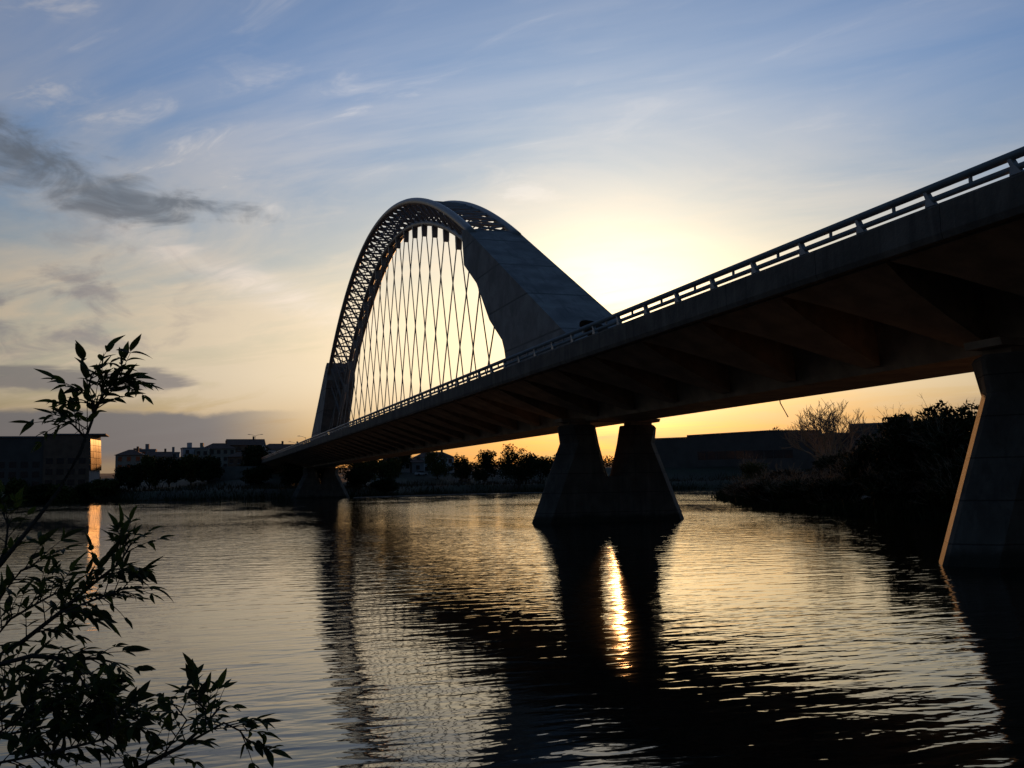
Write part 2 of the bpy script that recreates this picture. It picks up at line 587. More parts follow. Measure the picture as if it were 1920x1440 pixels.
# ------------------------------------------------------------------ the bridge
bridge = empty('bridge', (0, 0, 0))
tag(bridge, 'concrete road bridge with white steel tied arch crossing the river', 'bridge')
Y0, Y1 = -112.0, 318.0
ZB = 8.06
ys = [Y0, Y1]
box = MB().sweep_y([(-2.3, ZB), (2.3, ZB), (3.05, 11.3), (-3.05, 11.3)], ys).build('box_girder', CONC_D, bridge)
MB().sweep_y([(-9.62, 11.32), (9.62, 11.32), (9.62, 11.7), (2.9, 11.78), (2.8, 13.0), (-2.8, 13.0), (-2.9, 11.78), (-9.62, 11.7)], ys).build('deck_slab', CONC, bridge)
edges = []
for s in (-1, 1):
    pr = [(9.56, 10.78), (9.78, 10.70), (9.96, 10.74), (10.04, 10.95), (10.04, 11.84), (9.98, 11.93), (9.64, 11.93), (9.62, 11.0)]
    pr = [(s * a, b) for a, b in pr]
    if s < 0:
        pr = pr[::-1]
    edges.append(MB().sweep_y(pr, ys).build('edge_beam', FASC, bridge))
    for zc_, rx, rz, nm in ((12.53, 0.15, 0.135, 'top_rail'), (12.14, 0.09, 0.10, 'lower_rail')):
        pr = [(s * 9.9 + rx * math.cos(a * math.pi / 6), zc_ + rz * math.sin(a * math.pi / 6)) for a in range(12)][::-1]
        MB().sweep_y(pr, ys).build(nm, RAIL, bridge, True)
# parapet posts: leaning wedge posts with a slim post halfway between
wedge = MB()
pv = [(-0.30, 11.93), (0.14, 11.93), (0.10, 12.2), (0.20, 12.44), (0.06, 12.44), (-0.06, 12.22)]
n_ = len(pv)
wedge.add([(-0.10, a, b) for a, b in pv] + [(0.10, a, b) for a, b in pv],
          [tuple(range(n_ - 1, -1, -1)), tuple(range(n_, 2 * n_))] + [(i, (i + 1) % n_, n_ + (i + 1) % n_, n_ + i) for i in range(n_)])
wedge_me, slim_me = wedge.me('post'), MB().box((-0.05, -0.035, 12.2), (0.05, 0.035, 12.44)).me('slim_post')
y = -48.94 - 3.49 * 4
while y < 195:
    for s, e in zip((-1, 1), edges):
        if s > 0 and y < -45:
            continue
        o = link('post', wedge_me, RAIL, e)
        o.location = (s * 9.9, y, 0)
        if s < 0:
            o = link('slim_post', slim_me, RAIL, e)
            o.location = (s * 9.9, y + 1.72, 0)
    y += 3.49

# cantilever ribs of the underside
RS = 6.6
rib = MB()
xo, xi, wo, wi = 9.5, 2.55, RS * 0.485, 0.55
for q in (1,):
    v = []
    for t in (0.0, 0.25, 0.6, 1.0):
        xx = xo + (xi - xo) * t
        w = wo + (wi - wo) * (t ** 0.75)
        zb = 10.72 + (8.32 - 10.72) * t
        v += [(xx, -w, zb), (xx, w, zb), (xx, w * 0.93, 11.31), (xx, -w * 0.93, 11.31)]
    f = []
    for i in range(3):
        for k in range(4):
            f.append((i * 4 + k, (i + 1) * 4 + k, (i + 1) * 4 + (k + 1) % 4, i * 4 + (k + 1) % 4))
    f += [(0, 1, 2, 3), (15, 14, 13, 12)]
    rib.add(v, f)
rib_me = rib.me('rib')
y = -46.3 - RS * 8.5
while y < Y1 - 4:
    if y > Y0 + 4:
        for s in (-1, 1):
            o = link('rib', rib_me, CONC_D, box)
            o.location = (0, y, 0)
            if s < 0:
                o.rotation_euler = (0, 0, math.pi)
    y += RS

# piers
def pier(yc, wb, zbase=-1.6):
    k = wb / 6.7
    xb = (wb + 0.4 * -zbase)
    outer = [(xb, zbase), (4.18 + (wb - 6.7) * .25, 6.3), (4.36 + (wb - 6.7) * .25, 7.58), (4.2 + (wb - 6.7) * .25, 7.76)]
    inner = [(1.2, 7.76), (1.12, 7.66), (0.86, 6.3), (0.22, 3.85), (0.1, 3.62)]
    right = outer + inner
    prof = right + [(-a, b) for a, b in reversed(right)]
    no = len(outer)
    v, n = [], len(prof)
    for yy, ins in ((-1.45, 1.02), (-0.12, 0.0), (0.12, 0.0), (1.45, 1.02)):
        for i, (a, b) in enumerate(prof):
            is_o = i < no or i >= n - no
            d = ins * (1.0 if b < 6.4 else 0.8) if is_o else -ins * 0.8
            v.append((a - d * (1 if a > 0 else -1), yy, b))
    f = [tuple(range(n)), tuple(range(4 * n - 1, 3 * n - 1, -1))]
    for j in range(3):
        for i in range(n):
            i2 = (i + 1) % n
            f.append((j * n + i, (j + 1) * n + i, (j + 1) * n + i2, j * n + i2))
    o = MB().add(v, f).build('pier', PIERC, bridge)
    o.location = (0, yc, 0)
    for x in (-2.75, 2.75):
        b = MB().box((x - 0.95, -0.7, 7.74), (x + 0.95, 0.7, 8.02)).build('bearing', CONC_D, o)
    MB().add([(-4.3, -0.9, 8.02), (4.3, -0.9, 8.02), (4.3, 0.9, 8.02), (-4.3, 0.9, 8.02), (-4.4, -0.9, 8.3), (4.4, -0.9, 8.3), (4.4, 0.9, 8.3), (-4.4, 0.9, 8.3)],
             [(0, 3, 2, 1), (4, 5, 6, 7), (0, 1, 5, 4), (1, 2, 6, 5), (2, 3, 7, 6), (3, 0, 4, 7)]).build('diaphragm', CONC_D, o)
    return o


pier(0.0, 6.7)
pier(-45.0, 6.7)
pier(-90.0, 6.7)
pier(185.0, 7.7, -1.6)
pier(230.0, 6.7, 0.0)
MB().tube([(2.25, -21.5, 8.3), (2.3, -21.5, 7.9), (2.55, -21.9, 7.0)], 0.035, 6).build('drain_pipe', CABLE, bridge)

# arch
YC, BX = 88.5, 2.7


def zt(y):
    return 47.2 - (0.00466 if y < YC else 0.00505) * (y - YC) ** 2


def zb_(y):
    return 44.5 - (0.0051 if y < YC else 0.0066) * (y - YC) ** 2


def leg(prof, yref, sgn):
    n = len(prof)
    HW = 3.2
    v = [(-HW, a, b) for a, b in prof] + [(HW, a, b) for a, b in prof]
    f = [tuple(range(n)), tuple(range(2 * n - 1, n - 1, -1))] + [(i, n + i, n + (i + 1) % n, (i + 1) % n) for i in range(n)]
    o = MB().add(v, f).build('arch_leg', LEGC, bridge)
    cut = MB()
    pr = [(-1.45, 12.0), (1.45, 12.0), (1.45, 15.6)] + [(1.45 * math.cos(a), 15.6 + 1.6 * math.sin(a)) for a in np.linspace(0.2, math.pi - 0.2, 9)] + [(-1.45, 15.6)]
    cut.sweep_y(pr, [yref - 30, yref + 30])
    c = cut.build('cut', None)
    md = o.modifiers.new('b', 'BOOLEAN')
    md.object = c
    md.operation = 'DIFFERENCE'
    md.solver = 'EXACT'
    dg = bpy.context.evaluated_depsgraph_get()
    me = bpy.data.meshes.new_from_object(o.evaluated_get(dg))
    o.modifiers.clear()
    o.data = me
    if not me.materials:
        me.materials.append(LEGC)
    bpy.data.objects.remove(c)
    bv = o.modifiers.new('bevel', 'BEVEL')
    bv.width = 0.08
    bv.segments = 2
    bv.limit_method = 'ANGLE'
    # plinth line at the foot
    return o


leg_n = leg([(-4.2, 13.02), (1.9, 16.1), (30.6, 31.75), (32.8, 32.3), (32.0, 28.0), (27.0, 24.9), (22.4, 20.1), (18.2, 17.4), (17.2, 15.9), (17.0, 13.02)], 8, 1)
leg_f = leg([(182.5, 13.02), (178.0, 16.1), (151.5, 30.3), (149.4, 31.0), (149.0, 27.0), (153.0, 22.5), (157.0, 18.6), (160.0, 16.3), (160.6, 15.5), (161.0, 13.02)][::-1], 172, -1)

PN = 37
py_ = np.linspace(31.0, 150.4, PN)
fine_y = np.linspace(30.0, 151.2, 90)
chords = []
for s in (-1, 1):
    chords.append(MB().tube([(s * BX, y, zt(y)) for y in fine_y], 0.46, 14).build('arch_chord', STEEL, bridge, True))
low = MB().tube([(0, y, zb_(y)) for y in fine_y], 0.46, 14).build('arch_chord', STEEL, bridge, True)
for i, y in enumerate(py_):
    A, B, Cc = Vector((-BX, y, zt(y))), Vector((BX, y, zt(y))), Vector((0, y, zb_(y)))
    for par, p, q in ((chords[0], A, B), (chords[0], A, Cc), (chords[1], B, Cc)):
        MB().tube([p, q], 0.19, 6).build('cross_strut', STEEL, par)
    if i < PN - 1:
        y2 = py_[i + 1]
        A2, B2, C2 = Vector((-BX, y2, zt(y2))), Vector((BX, y2, zt(y2))), Vector((0, y2, zb_(y2)))
        for par, p, q in ((chords[0], A, B2), (chords[0], B, A2), (low, A, C2), (low, B, C2)):
            MB().tube([p, q], 0.13 if par is not low else 0.09, 6).build('brace', STEEL, par)


yk = 39.5 - 6.4 * 3
while yk < 160:
    if 38 < yk < 143:
        zz = zb_(yk)
        zbot = zz - 2.0
        b = MB()
        b.add([(-0.42, yk - .28, zz), (0.42, yk - .28, zz), (0.42, yk + .28, zz), (-0.42, yk + .28, zz), (-0.36, yk - .24, zbot), (0.36, yk - .24, zbot), (0.36, yk + .24, zbot), (-0.36, yk + .24, zbot)],
              [(0, 1, 2, 3), (7, 6, 5, 4), (0, 4, 5, 1), (1, 5, 6, 2), (2, 6, 7, 3), (3, 7, 4, 0)])
        par = b.build('hanger_bracket', STEEL, low)
        x0 = 0.30
    else:
        zbot = (16.2 + (yk - 17.2) * 0.78) if yk < 60 else (15.9 + (160.6 - yk) * 0.85)
        zbot = max(zbot, 14.5) + 1.0
        par = leg_n if yk < 60 else leg_f
        x0 = 0.5
    for s in (-1, 1):
        h = MB().tube([(s * x0, yk, zbot + 0.05), (s * 2.62, yk, 12.9)], 0.082, 6)
        h.tube([(s * (2.62 - (2.62 - x0) * 1.5 / (zbot - 12.9)), yk, 14.4), (s * 2.62, yk, 12.95)], 0.10, 8)
        h.build('hanger', CABLE, par)
    yk += 6.4

# ------------------------------------------------------------------ vegetation
def rng(seed):
    return np.random.default_rng(seed)


LEAF = [mat('foliage_dark', (0.032, 0.040, 0.016), 0.95, 0.35, 1.2, spec=0.05), mat('foliage_olive', (0.075, 0.080, 0.022), 0.95, 0.3, 1.2, spec=0.05), mat('foliage_dry', (0.065, 0.045, 0.024), 0.95, 0.3, 1.5, spec=0.05)]


def leaf_cloud(blobs, n, size, seed):
    r = rng(seed)
    vol = np.array([b[3] * b[4] * b[5] for b in blobs]) ** 0.75
    cnt = (n * vol / vol.sum()).astype(int) + 1
    P = []
    for b, c in zip(blobs, cnt):
        d = r.normal(size=(c, 3))
        d /= np.linalg.norm(d, axis=1)[:, None]
        rr = r.random(c) ** 0.42
        wob = 1 + 0.22 * np.sin(d[:, 0] * 5 + seed) * np.sin(d[:, 1] * 4 + 2 * seed) * np.sin(d[:, 2] * 6 + seed)
        P.append(np.array(b[:3]) + d * (rr * wob)[:, None] * np.array(b[3:6]))
    P = np.concatenate(P)
    n = len(P)
    a = r.normal(size=(n, 3))
    a /= np.linalg.norm(a, axis=1)[:, None]
    bb = np.cross(a, r.normal(size=(n, 3)))
    bb /= np.linalg.norm(bb, axis=1)[:, None]
    s = size * (0.5 + r.random(n))[:, None]
    V = np.stack([P - a * s, P + bb * s * 0.45, P + a * s, P - bb * s * 0.45], 1).reshape(-1, 3)
    Fq = np.arange(4 * n).reshape(-1, 4)
    return V, Fq


def np_mesh(name, V, Fq):
    me = bpy.data.meshes.new(name)
    me.vertices.add(len(V))
    me.vertices.foreach_set('co', np.asarray(V, np.float32).ravel())
    k = Fq.shape[1]
    me.loops.add(Fq.size)
    me.loops.foreach_set('vertex_index', Fq.astype(np.int32).ravel())
    me.polygons.add(len(Fq))
    me.polygons.foreach_set('loop_start', np.arange(0, Fq.size, k, dtype=np.int32))
    me.polygons.foreach_set('loop_total', np.full(len(Fq), k, np.int32))
    me.update(calc_edges=True)
    me.validate()
    return me


def tree(name, label, cat, x, y, h, w, seed, kind=0, n=1500, size=0.5, trunk=0.3, group=None, z=None, lobes=7, tr=None, twigs=0):
    z0 = hz(x, y) if z is None else z
    e = empty(name, (x, y, z0))
    tag(e, label, cat, group)
    r = rng(seed)
    th = h * trunk
    blobs = [(0, 0, th + (h - th) * 0.5, w * 0.36, w * 0.36, (h - th) * 0.42)]
    for i in range(lobes):
        a = i * 2.4 + r.random()
        q = r.random()
        zz = th + (h - th) * (0.15 + 0.68 * q)
        rr = w * 0.5 * (0.62 - 0.30 * abs(q - 0.35))
        blobs.append((math.cos(a) * rr, math.sin(a) * rr, zz, w * (0.13 + 0.12 * r.random()), w * (0.13 + 0.12 * r.random()), (h - th) * (0.12 + 0.12 * r.random())))
    V, Fq = leaf_cloud(blobs, n, size, seed)
    c = link('crown', np_mesh('crown', V, Fq), LEAF[kind], e)
    t = MB()
    tw = tr or max(0.12, w * 0.028)
    t.tube([(0, 0, -0.3), (0.05 * w * (r.random() - .5), 0, th * 0.6), (0.08 * w * (r.random() - .5), 0.03 * w, th + (h - th) * 0.55)], [tw, tw * 0.75, tw * 0.2], 7)
    for b in blobs[1:6]:
        t.tube([(0, 0, th * 0.8), (b[0] * 0.5, b[1] * 0.5, th * 0.8 + (b[2] - th * .8) * 0.6), (b[0], b[1], b[2])], [tw * 0.45, tw * 0.3, tw * 0.1], 5)
    t.build('trunk', BARK, e)
    if twigs:
        tg = MB()
        rq = random.Random(seed)
        for i in range(twigs):
            b = rq.choice(blobs)
            d = Vector((rq.gauss(0, 1), rq.gauss(0, 1), abs(rq.gauss(0.5, .7)))).normalized()
            p = Vector(b[:3]) + Vector((d.x * b[3], d.y * b[4], d.z * b[5])) * 0.75
            L = rq.uniform(.5, 1.5)
            mid_ = p + d * L * .5 + Vector((rq.uniform(-.15, .15), rq.uniform(-.15, .15), .1))
            end = p + d * L + Vector((rq.uniform(-.2, .2), rq.uniform(-.2, .2), .25))
            tg.tube([p, mid_, end], [0.018, 0.013, 0.007], 3, cap=False)
            for j in range(3):
                a = mid_.lerp(end, rq.uniform(0, .9))
                tg.tube([a, a + (d + Vector((rq.gauss(0, .6), rq.gauss(0, .6), rq.gauss(.2, .4)))).normalized() * L * .4], [0.010, 0.005], 3, cap=False)
        tag(tg.build('twigs', BARK2, e), kind='stuff')
    return e


# right-hand bank: the dark mass behind the near pier
for i, (nm, lb, x, y, h, w, kd, n, sz, tr_) in enumerate([
        ('riverside_tree', 'tall dark tree at the water edge just behind the nearest pier', 27.0, -9.5, 8.6, 8.8, 0, 9000, 0.22, 0.10),
        ('riverside_tree', 'broad dark tree left of the tallest one on the right bank', 27.6, -2.8, 8.2, 8.2, 0, 9000, 0.22, 0.08),
        ('riverside_tree', 'dark tree behind the pier shaft at the right picture edge', 31.0, -17.0, 9.0, 8.5, 0, 7000, 0.25, 0.12),
        ('riverside_bush', 'dark bush sloping down to the river below the leafless tree', 31.4, 6.5, 6.0, 8.0, 0, 8000, 0.2, 0.03),
        ('riverside_bush', 'rounded bush at the foot of the leafless tree', 57.5, 49.5, 5.6, 9.0, 0, 5000, 0.25, 0.05),
        ('riverside_bush', 'olive green young willow on the tip of the right bank', 55.3, 67.5, 4.9, 5.6, 1, 2600, 0.2, 0.25),
        ('riverside_bush', 'low bramble mound rising from the water right of the willow', 40.5, 33.0, 3.2, 11.0, 2, 7000, 0.18, 0.02),
        ('riverside_bush', 'dry brown scrub between the mound and the dark bush', 36.6, 18.0, 3.2, 9.0, 2, 6000, 0.18, 0.02),
        ('riverside_bush', 'small flat scrub patch on the spit below the willow', 54.0, 70.0, 1.6, 6.0, 2, 2200, 0.16, 0.02),
        ('riverside_bush', 'thick dark bush filling the shore behind the near pier base', 25.6, -3.0, 4.2, 7.5, 0, 7000, 0.2, 0.02),
        ('riverside_bush', 'dark undergrowth at the waterline beside the near pier', 23.6, -13.0, 4.2, 7.0, 0, 7000, 0.2, 0.02),
        ('riverside_bush', 'steep dark bush at the left front of the bramble mound', 34.2, 29.5, 3.1, 7.0, 0, 6000, 0.18, 0.02),
        ('riverside_bush', 'brown scrub hanging over the water behind the bramble mound', 40.6, 42.5, 2.7, 8.5, 2, 6000, 0.18, 0.02),
        ('riverside_bush', 'low scrub on the shore just right of the willow', 47.5, 56.5, 2.3, 8.5, 2, 5000, 0.18, 0.02),
        ('riverside_bush', 'dark bush at the waterline under the broad dark tree', 28.2, 9.0, 3.4, 7.5, 0, 6000, 0.2, 0.02),
        ('riverside_bush', 'dark bush at the waterline right of the brown scrub', 31.0, 18.5, 3.2, 7.5, 0, 6000, 0.2, 0.02)]):
    tree(nm, lb, 'tree' if 'tree' in nm else 'bush', x + 0.3, y, h + 0.8, w * 0.92, 40 + i, kd, n, sz, tr_, 'bushes and trees on the right bank', lobes=13, z=hz(x, y) - 0.8, twigs=260)


def bare_tree(x, y, h, w, label):
    z0 = hz(x, y)
    e = empty('bare_tree', (x, y, z0))
    tag(e, label, 'tree')
    r = random.Random(11)
    b = MB()
    tr_ = MB()
    tr_.tube([(0, 0, -0.3), (0.1, 0, 1.5), (0, 0.1, 3.0)], [0.42, 0.34, 0.28], 8)

    def grow(p, d, L, rad_, lv):
        pts = [p]
        q = p.copy()
        dd = d.copy()
        if Vector((q.x / 7.2, q.y / 7.2, (q.z - 6.8) / 7.4)).length > 1:
            return
        for i in range(3):
            dd = (dd + Vector((r.uniform(-.16, .16), r.uniform(-.16, .16), r.uniform(-.04, .14)))).normalized()
            q = q + dd * L / 3
            pts.append(q.copy())
        rad_ = max(rad_, 0.036)
        b.tube(pts, [rad_, rad_ * .85, rad_ * .7, rad_ * .5], 4 if lv > 1 else 6, cap=False)
        if lv < 6:
            for i in range(3 if lv < 4 else 2 + (r.random() < .3)):
                a = Vector((r.gauss(0, 1), r.gauss(0, 1), r.gauss(0, .6))).normalized()
                nd = (dd + a * r.uniform(.4, .8) + Vector((0, 0, .06))).normalized()
                grow(pts[r.choice((1, 2, 3, 3))], nd, L * r.uniform(.62, .82), rad_ * .58, lv + 1)
    for i in range(11):
        a = i * 2 * math.pi / 11 + r.uniform(-.3, .3)
        sp_ = r.uniform(.4, 1.6)
        grow(Vector((0, 0, 3.2)), Vector((math.cos(a) * sp_, math.sin(a) * sp_, 1)).normalized(), h * .31, 0.20, 1)
    tr_.build('trunk', BARK2, e)
    b.build('branches', BARK2, e)


bare_tree(67.3, 63.1, 14.0, 13, 'leafless spreading tree standing behind the bushes on the right bank')

# far bank trees
farb = [
    ('olive street tree in front of the long left block, leftmost', -78, 231, 7.5, 7, 1), ('dark tree second from the left before the long block', -71, 229, 6.5, 6, 0),
    ('yellow green tree below the long block, right of its middle', -66, 226, 6.0, 6.5, 1), ('small dark tree just left of the glowing glass end', -61, 229, 5.5, 5, 0),
    ('olive tree right below the glowing glass end of the block', -55, 227, 5.5, 6.5, 1), ('rounded dark tree right of the glowing glass end', -49, 230, 6.5, 7, 0),
    ('tall olive poplar before the low town roofs', -43.5, 233, 8.0, 6, 1), ('bushy dark tree right of the olive poplar', -38, 231, 7.5, 7, 0),
    ('broad olive tree left of the pale abutment wall', -32, 232, 8.0, 7.5, 1), ('dark tree touching the pale abutment wall', -27, 228, 7.0, 6, 0),
    ('dark tree rising behind the abutment wall by the bridge deck', -12, 262, 8.5, 8, 0), ('low olive shrub on the promenade at the far left', -84, 236, 5.0, 6, 1)]
for i, (lb, x, y, h, w, kd) in enumerate(farb):
    tree('bank_tree', lb, 'tree', x, y, h * 1.22, w * 1.45, 100 + i, kd, 3200, 0.40, 0.06, 'trees along the far left bank', lobes=12)
mid = [
    ('large round dark tree just left of the middle pier', 72.5, 239, 10.6, 12.5, 0, 4200), ('medium dark tree left of the large round one', 61.5, 242.5, 8.8, 7.5, 0, 2600),
    ('small tree left of the pair of dark trees beside the road', 54.5, 246, 7.0, 5.5, 0, 1500), ('pale green low tree under the deck beside the road', 47, 250, 7.0, 8, 1, 1800),
    ('olive tree under the arch span beside the far pier', 16, 212, 7.5, 9, 1, 2400), ('dark bush beside the far pier foot', 12.5, 200, 4.5, 7, 0, 1800),
    ('olive bush right of the far pier on the slope', 24, 218, 6.0, 8, 1, 2000), ('round tree behind the field under the deck', 36, 262, 7.5, 9, 0, 1800),
    ('thin dark tree seen in the gap of the middle pier', 101, 262, 7.5, 5, 0, 1200), ('thin tree right of the one in the pier gap', 107, 265, 6.5, 4.5, 0, 1200),
    ('low dark tree at the left edge of the pier gap', 95, 262, 6.3, 5, 0, 1200), ('rounded tree just right of the large dark one', 84, 250, 7.0, 8, 0, 1600)]
for i, (lb, x, y, h, w, kd, n) in enumerate(mid):
    tree('field_tree', lb, 'tree', x, y, h * 1.42, w * 1.3, 200 + i, kd, int(n * 1.7), 0.34, 0.08, 'trees on the far slope', lobes=12)
for i, (lb, x, y, h, w) in enumerate([('dark thicket behind the far pier on its left', -4, 206, 6.5, 10), ('dark thicket filling the gap of the far pier', 4, 214, 7.0, 11), ('dark thicket on the slope left of the far pier', -14, 212, 5.5, 10), ('low dark hedge right of the far pier', 21, 207, 4.0, 9)]):
    tree('thicket', lb, 'bush', x, y, h, w, 300 + i, 0, 3000, 0.36, 0.03, 'thickets by the far pier', lobes=12)
tree('roof_tree', 'small round tree showing above the long low building', 'tree', 196, 275, 16.8, 6.5, 260, 0, 900, 0.4, 0.45)

def fringe(name, label, cat, line, n, hmin, hmax, spread, seed, m_):
    r = rng(seed)
    L = np.array(line, float)
    seg = np.hypot(*np.diff(L, axis=0).T)
    cum = np.concatenate([[0], np.cumsum(seg)])
    t = r.random(n) * cum[-1]
    clump = 0.5 + 0.5 * np.sin(t * 0.21 + 2) * np.sin(t * 0.057 + seed)
    i = np.clip(np.searchsorted(cum, t) - 1, 0, len(seg) - 1)
    f = ((t - cum[i]) / seg[i])[:, None]
    P = L[i] * (1 - f) + L[i + 1] * f + r.normal(size=(n, 2)) * spread
    z = np.maximum(height(P), -0.15)
    hh = (hmin + (hmax - hmin) * r.random(n)) * (0.35 + clump)
    a = r.random(n) * 6.283
    w = (0.05 + 0.10 * r.random(n)) * hmax * 0.6
    lean = r.normal(size=(n, 2)) * 0.22 * hh[:, None]
    dx, dy = np.cos(a) * w, np.sin(a) * w
    V = np.stack([np.column_stack([P[:, 0] - dx, P[:, 1] - dy, z - .1]), np.column_stack([P[:, 0] + dx, P[:, 1] + dy, z - .1]),
                  np.column_stack([P[:, 0] + dx * .5 + lean[:, 0], P[:, 1] + dy * .5 + lean[:, 1], z + hh * .8]), np.column_stack([P[:, 0] + lean[:, 0] * 1.3, P[:, 1] + lean[:, 1] * 1.3, z + hh])], 1).reshape(-1, 3)
    o = link(name, np_mesh(name, V, np.arange(4 * n).reshape(-1, 4)), m_)
    tag(o, label, cat, None, 'stuff')


fringe('reeds', 'dark reeds and scrub along the far waterline', 'reeds', [(-125, 287), (-89, 274), (-60, 233), (-47, 213), (-13, 190), (8, 187), (37, 223), (77, 239), (126, 228), (190, 204)], 9000, 0.5, 1.5, 1.3, 5, LEAF[0])
fringe('scrub', 'dry scrub scattered over the far slope below the trees', 'scrub', [(-100, 285), (-62, 243), (-46, 222), (-12, 200), (10, 197), (34, 232), (76, 250), (124, 240), (185, 218)], 9000, 0.4, 1.6, 5.0, 6, LEAF[2])
fringe('reeds', 'dark reeds fringing the right bank under its bushes', 'reeds', [(17.5, -32), (20.8, -15), (24.8, 1), (30.8, 25), (44, 54.5), (56.8, 78), (60, 83)], 9000, 0.5, 1.5, 0.9, 7, LEAF[0])
wd = []
rw_ = rng(77)
for xx in np.arange(16, 190, 4.5):
    yy = 292 + 12 * math.sin(xx * .11) - max(0, xx - 110) * 0.35
    hh_ = 3.2 + 2.2 * rw_.random()
    wd.append((xx, yy, hz(xx, yy) + hh_ * .5, 3.6 + 1.5 * rw_.random(), 3.0, hh_ * .62))
V, Fq = leaf_cloud(wd, 16000, 0.4, 9)
tag(link('far_wood', np_mesh('far_wood', V, Fq), LEAF[0]), 'low continuous dark tree belt behind the far field', 'wood', None, 'stuff')

# ------------------------------------------------------------------ buildings
WALLS = [mat('render_cream', (0.32, 0.29, 0.24), 0.9, 0.12, 0.3), mat('render_grey', (0.24, 0.24, 0.25), 0.9, 0.12, 0.3), mat('brick_wall', (0.20, 0.12, 0.08), 0.9, 0.2, 0.6), mat('render_white', (0.55, 0.55, 0.55), 0.9, 0.08, 0.3), mat('hall_cladding', (0.13, 0.105, 0.09), 0.9, 0.15, 0.25)]
ROOF = mat('roof_tile', (0.15, 0.085, 0.06), 0.9, 0.25, 1.0)
ROOFG = mat('roof_grey', (0.16, 0.16, 0.17), 0.8, 0.15, 1.0)
GLASS = mat('window_glass', (0.03, 0.035, 0.04), 0.08, 0.1, 1.0, spec=0.8)
FRAME = mat('window_frame', (0.3, 0.3, 0.3), 0.6, 0.1, 1.0)


def building(label, x, y, rz, w, d, h, wall=0, roof='flat', rows=3, cols=5, z=None, name='town_house', group=None, ww=1.3, wh=1.5, extra=True, sides=('front',)):
    z0 = (hz(x, y) if z is None else z) - 0.5
    e = empty(name, (x, y, z0), rz)
    tag(e, label, 'building', group)
    H = h + 0.5
    MB().box((-w / 2, -d / 2, 0), (w / 2, d / 2, H)).build('wall', WALLS[wall], e)
    if roof == 'flat':
        m_ = MB()
        m_.box((-w / 2 - .15, -d / 2 - .15, H - .05), (w / 2 + .15, d / 2 + .15, H + .45))
        rf = m_.build('parapet', WALLS[1], e)
        if extra:
            MB().box((-w * .18, -1.5, H + .4), (w * .05, 1.8, H + 2.4)).build('stair_head', WALLS[wall], rf)
    else:
        rh = min(d, w) * 0.26
        o_ = 0.5
        if roof == 'hip':
            a = min(d, w) * .45
            v = [(-w / 2 - o_, -d / 2 - o_, H), (w / 2 + o_, -d / 2 - o_, H), (w / 2 + o_, d / 2 + o_, H), (-w / 2 - o_, d / 2 + o_, H), (-w / 2 + a, 0, H + rh), (w / 2 - a, 0, H + rh)]
            f = [(0, 1, 5, 4), (1, 2, 5), (2, 3, 4, 5), (3, 0, 4), (3, 2, 1, 0)]
        else:
            v = [(-w / 2 - o_, -d / 2 - o_, H), (w / 2 + o_, -d / 2 - o_, H), (w / 2 + o_, d / 2 + o_, H), (-w / 2 - o_, d / 2 + o_, H), (-w / 2 - o_, 0, H + rh), (w / 2 + o_, 0, H + rh)]
            f = [(0, 1, 5, 4), (1, 2, 5), (2, 3, 4, 5), (3, 0, 4), (3, 2, 1, 0)]
        v = [(a_, b_, c_ + 0.01) for a_, b_, c_ in v]
        rf = MB().add(v, f).build('roof', ROOF, e)
        if extra:
            MB().box((w * .2, -.4, H), (w * .2 + .7, .4, H + rh + 1.1)).build('chimney', WALLS[2], rf)
    if rows and cols:
        wm = MB().box((-ww / 2, -0.09, -wh / 2), (ww / 2, 0.03, wh / 2)).me('window')
        sm = MB().box((-ww / 2 - .12, -0.2, -wh / 2 - .12), (ww / 2 + .12, 0.02, -wh / 2 - 0.01)).me('sill')
        for i in range(rows):
            for j in range(cols):
                o = link('window', wm, GLASS, e)
                o.location = (-w / 2 + w * (j + .5) / cols, -d / 2, H * (i + .55) / rows)
                link('sill', sm, FRAME, o)
    return e


# long block at the left end of the view; its glazed end wall mirrors the sunset
blk = empty('riverside_block', (-59.6, 236.0, hz(-60, 236) - .5))
tag(blk, 'long dark apartment block on the far left bank with glowing glass end wall', 'building')
zt_ = 19.4 - (hz(-60, 236) - .5)
MB().box((-34, 0.0, 0), (-12.6, 14, zt_ - 1.1)).build('wall', WALLS[4], blk)
MB().box((-12.6, -0.6, 0), (-0.4, 13, zt_ - 0.35)).build('wall', WALLS[2], blk)
MB().box((-12.9, -0.9, zt_ - 0.35), (3.9, 12.4, zt_)).build('roof_slab', ROOFG, blk)
MB().box((-34.2, -0.3, zt_ - 1.1), (-12.9, 14.2, zt_ - .7)).build('roof_slab', ROOFG, blk)
wm = MB().box((-0.9, -0.09, -0.8), (0.9, 0.03, 0.8)).me('window')
for i in range(4):
    for j in range(7):
        o = link('window', wm, GLASS, blk)
        o.location = (-32.5 + j * 3.0, 0.0, 1.9 + i * 2.85)
    for j in range(4):
        o = link('window', wm, GLASS, blk)
        o.location = (-11.0 + j * 2.9, -0.6, 2.1 + i * 3.1)
NH = rad(100.5)   # heading the glass faces
gdir = Vector((math.cos(NH), -math.sin(NH), 0))
gnor = Vector((math.sin(NH), math.cos(NH), 0))
GL2 = mat('curtain_glass', (0.24, 0.17, 0.085), 0.16, 0.15, 0.4, metal=1.0)
p0 = Vector((-0.35, -0.58, 0))
back = -gdir if gdir.y < 0 else gdir
L_ = 11.0
rgl = random.Random(3)
gz0, gz1 = zt_ - 10.6, zt_ - 1.5
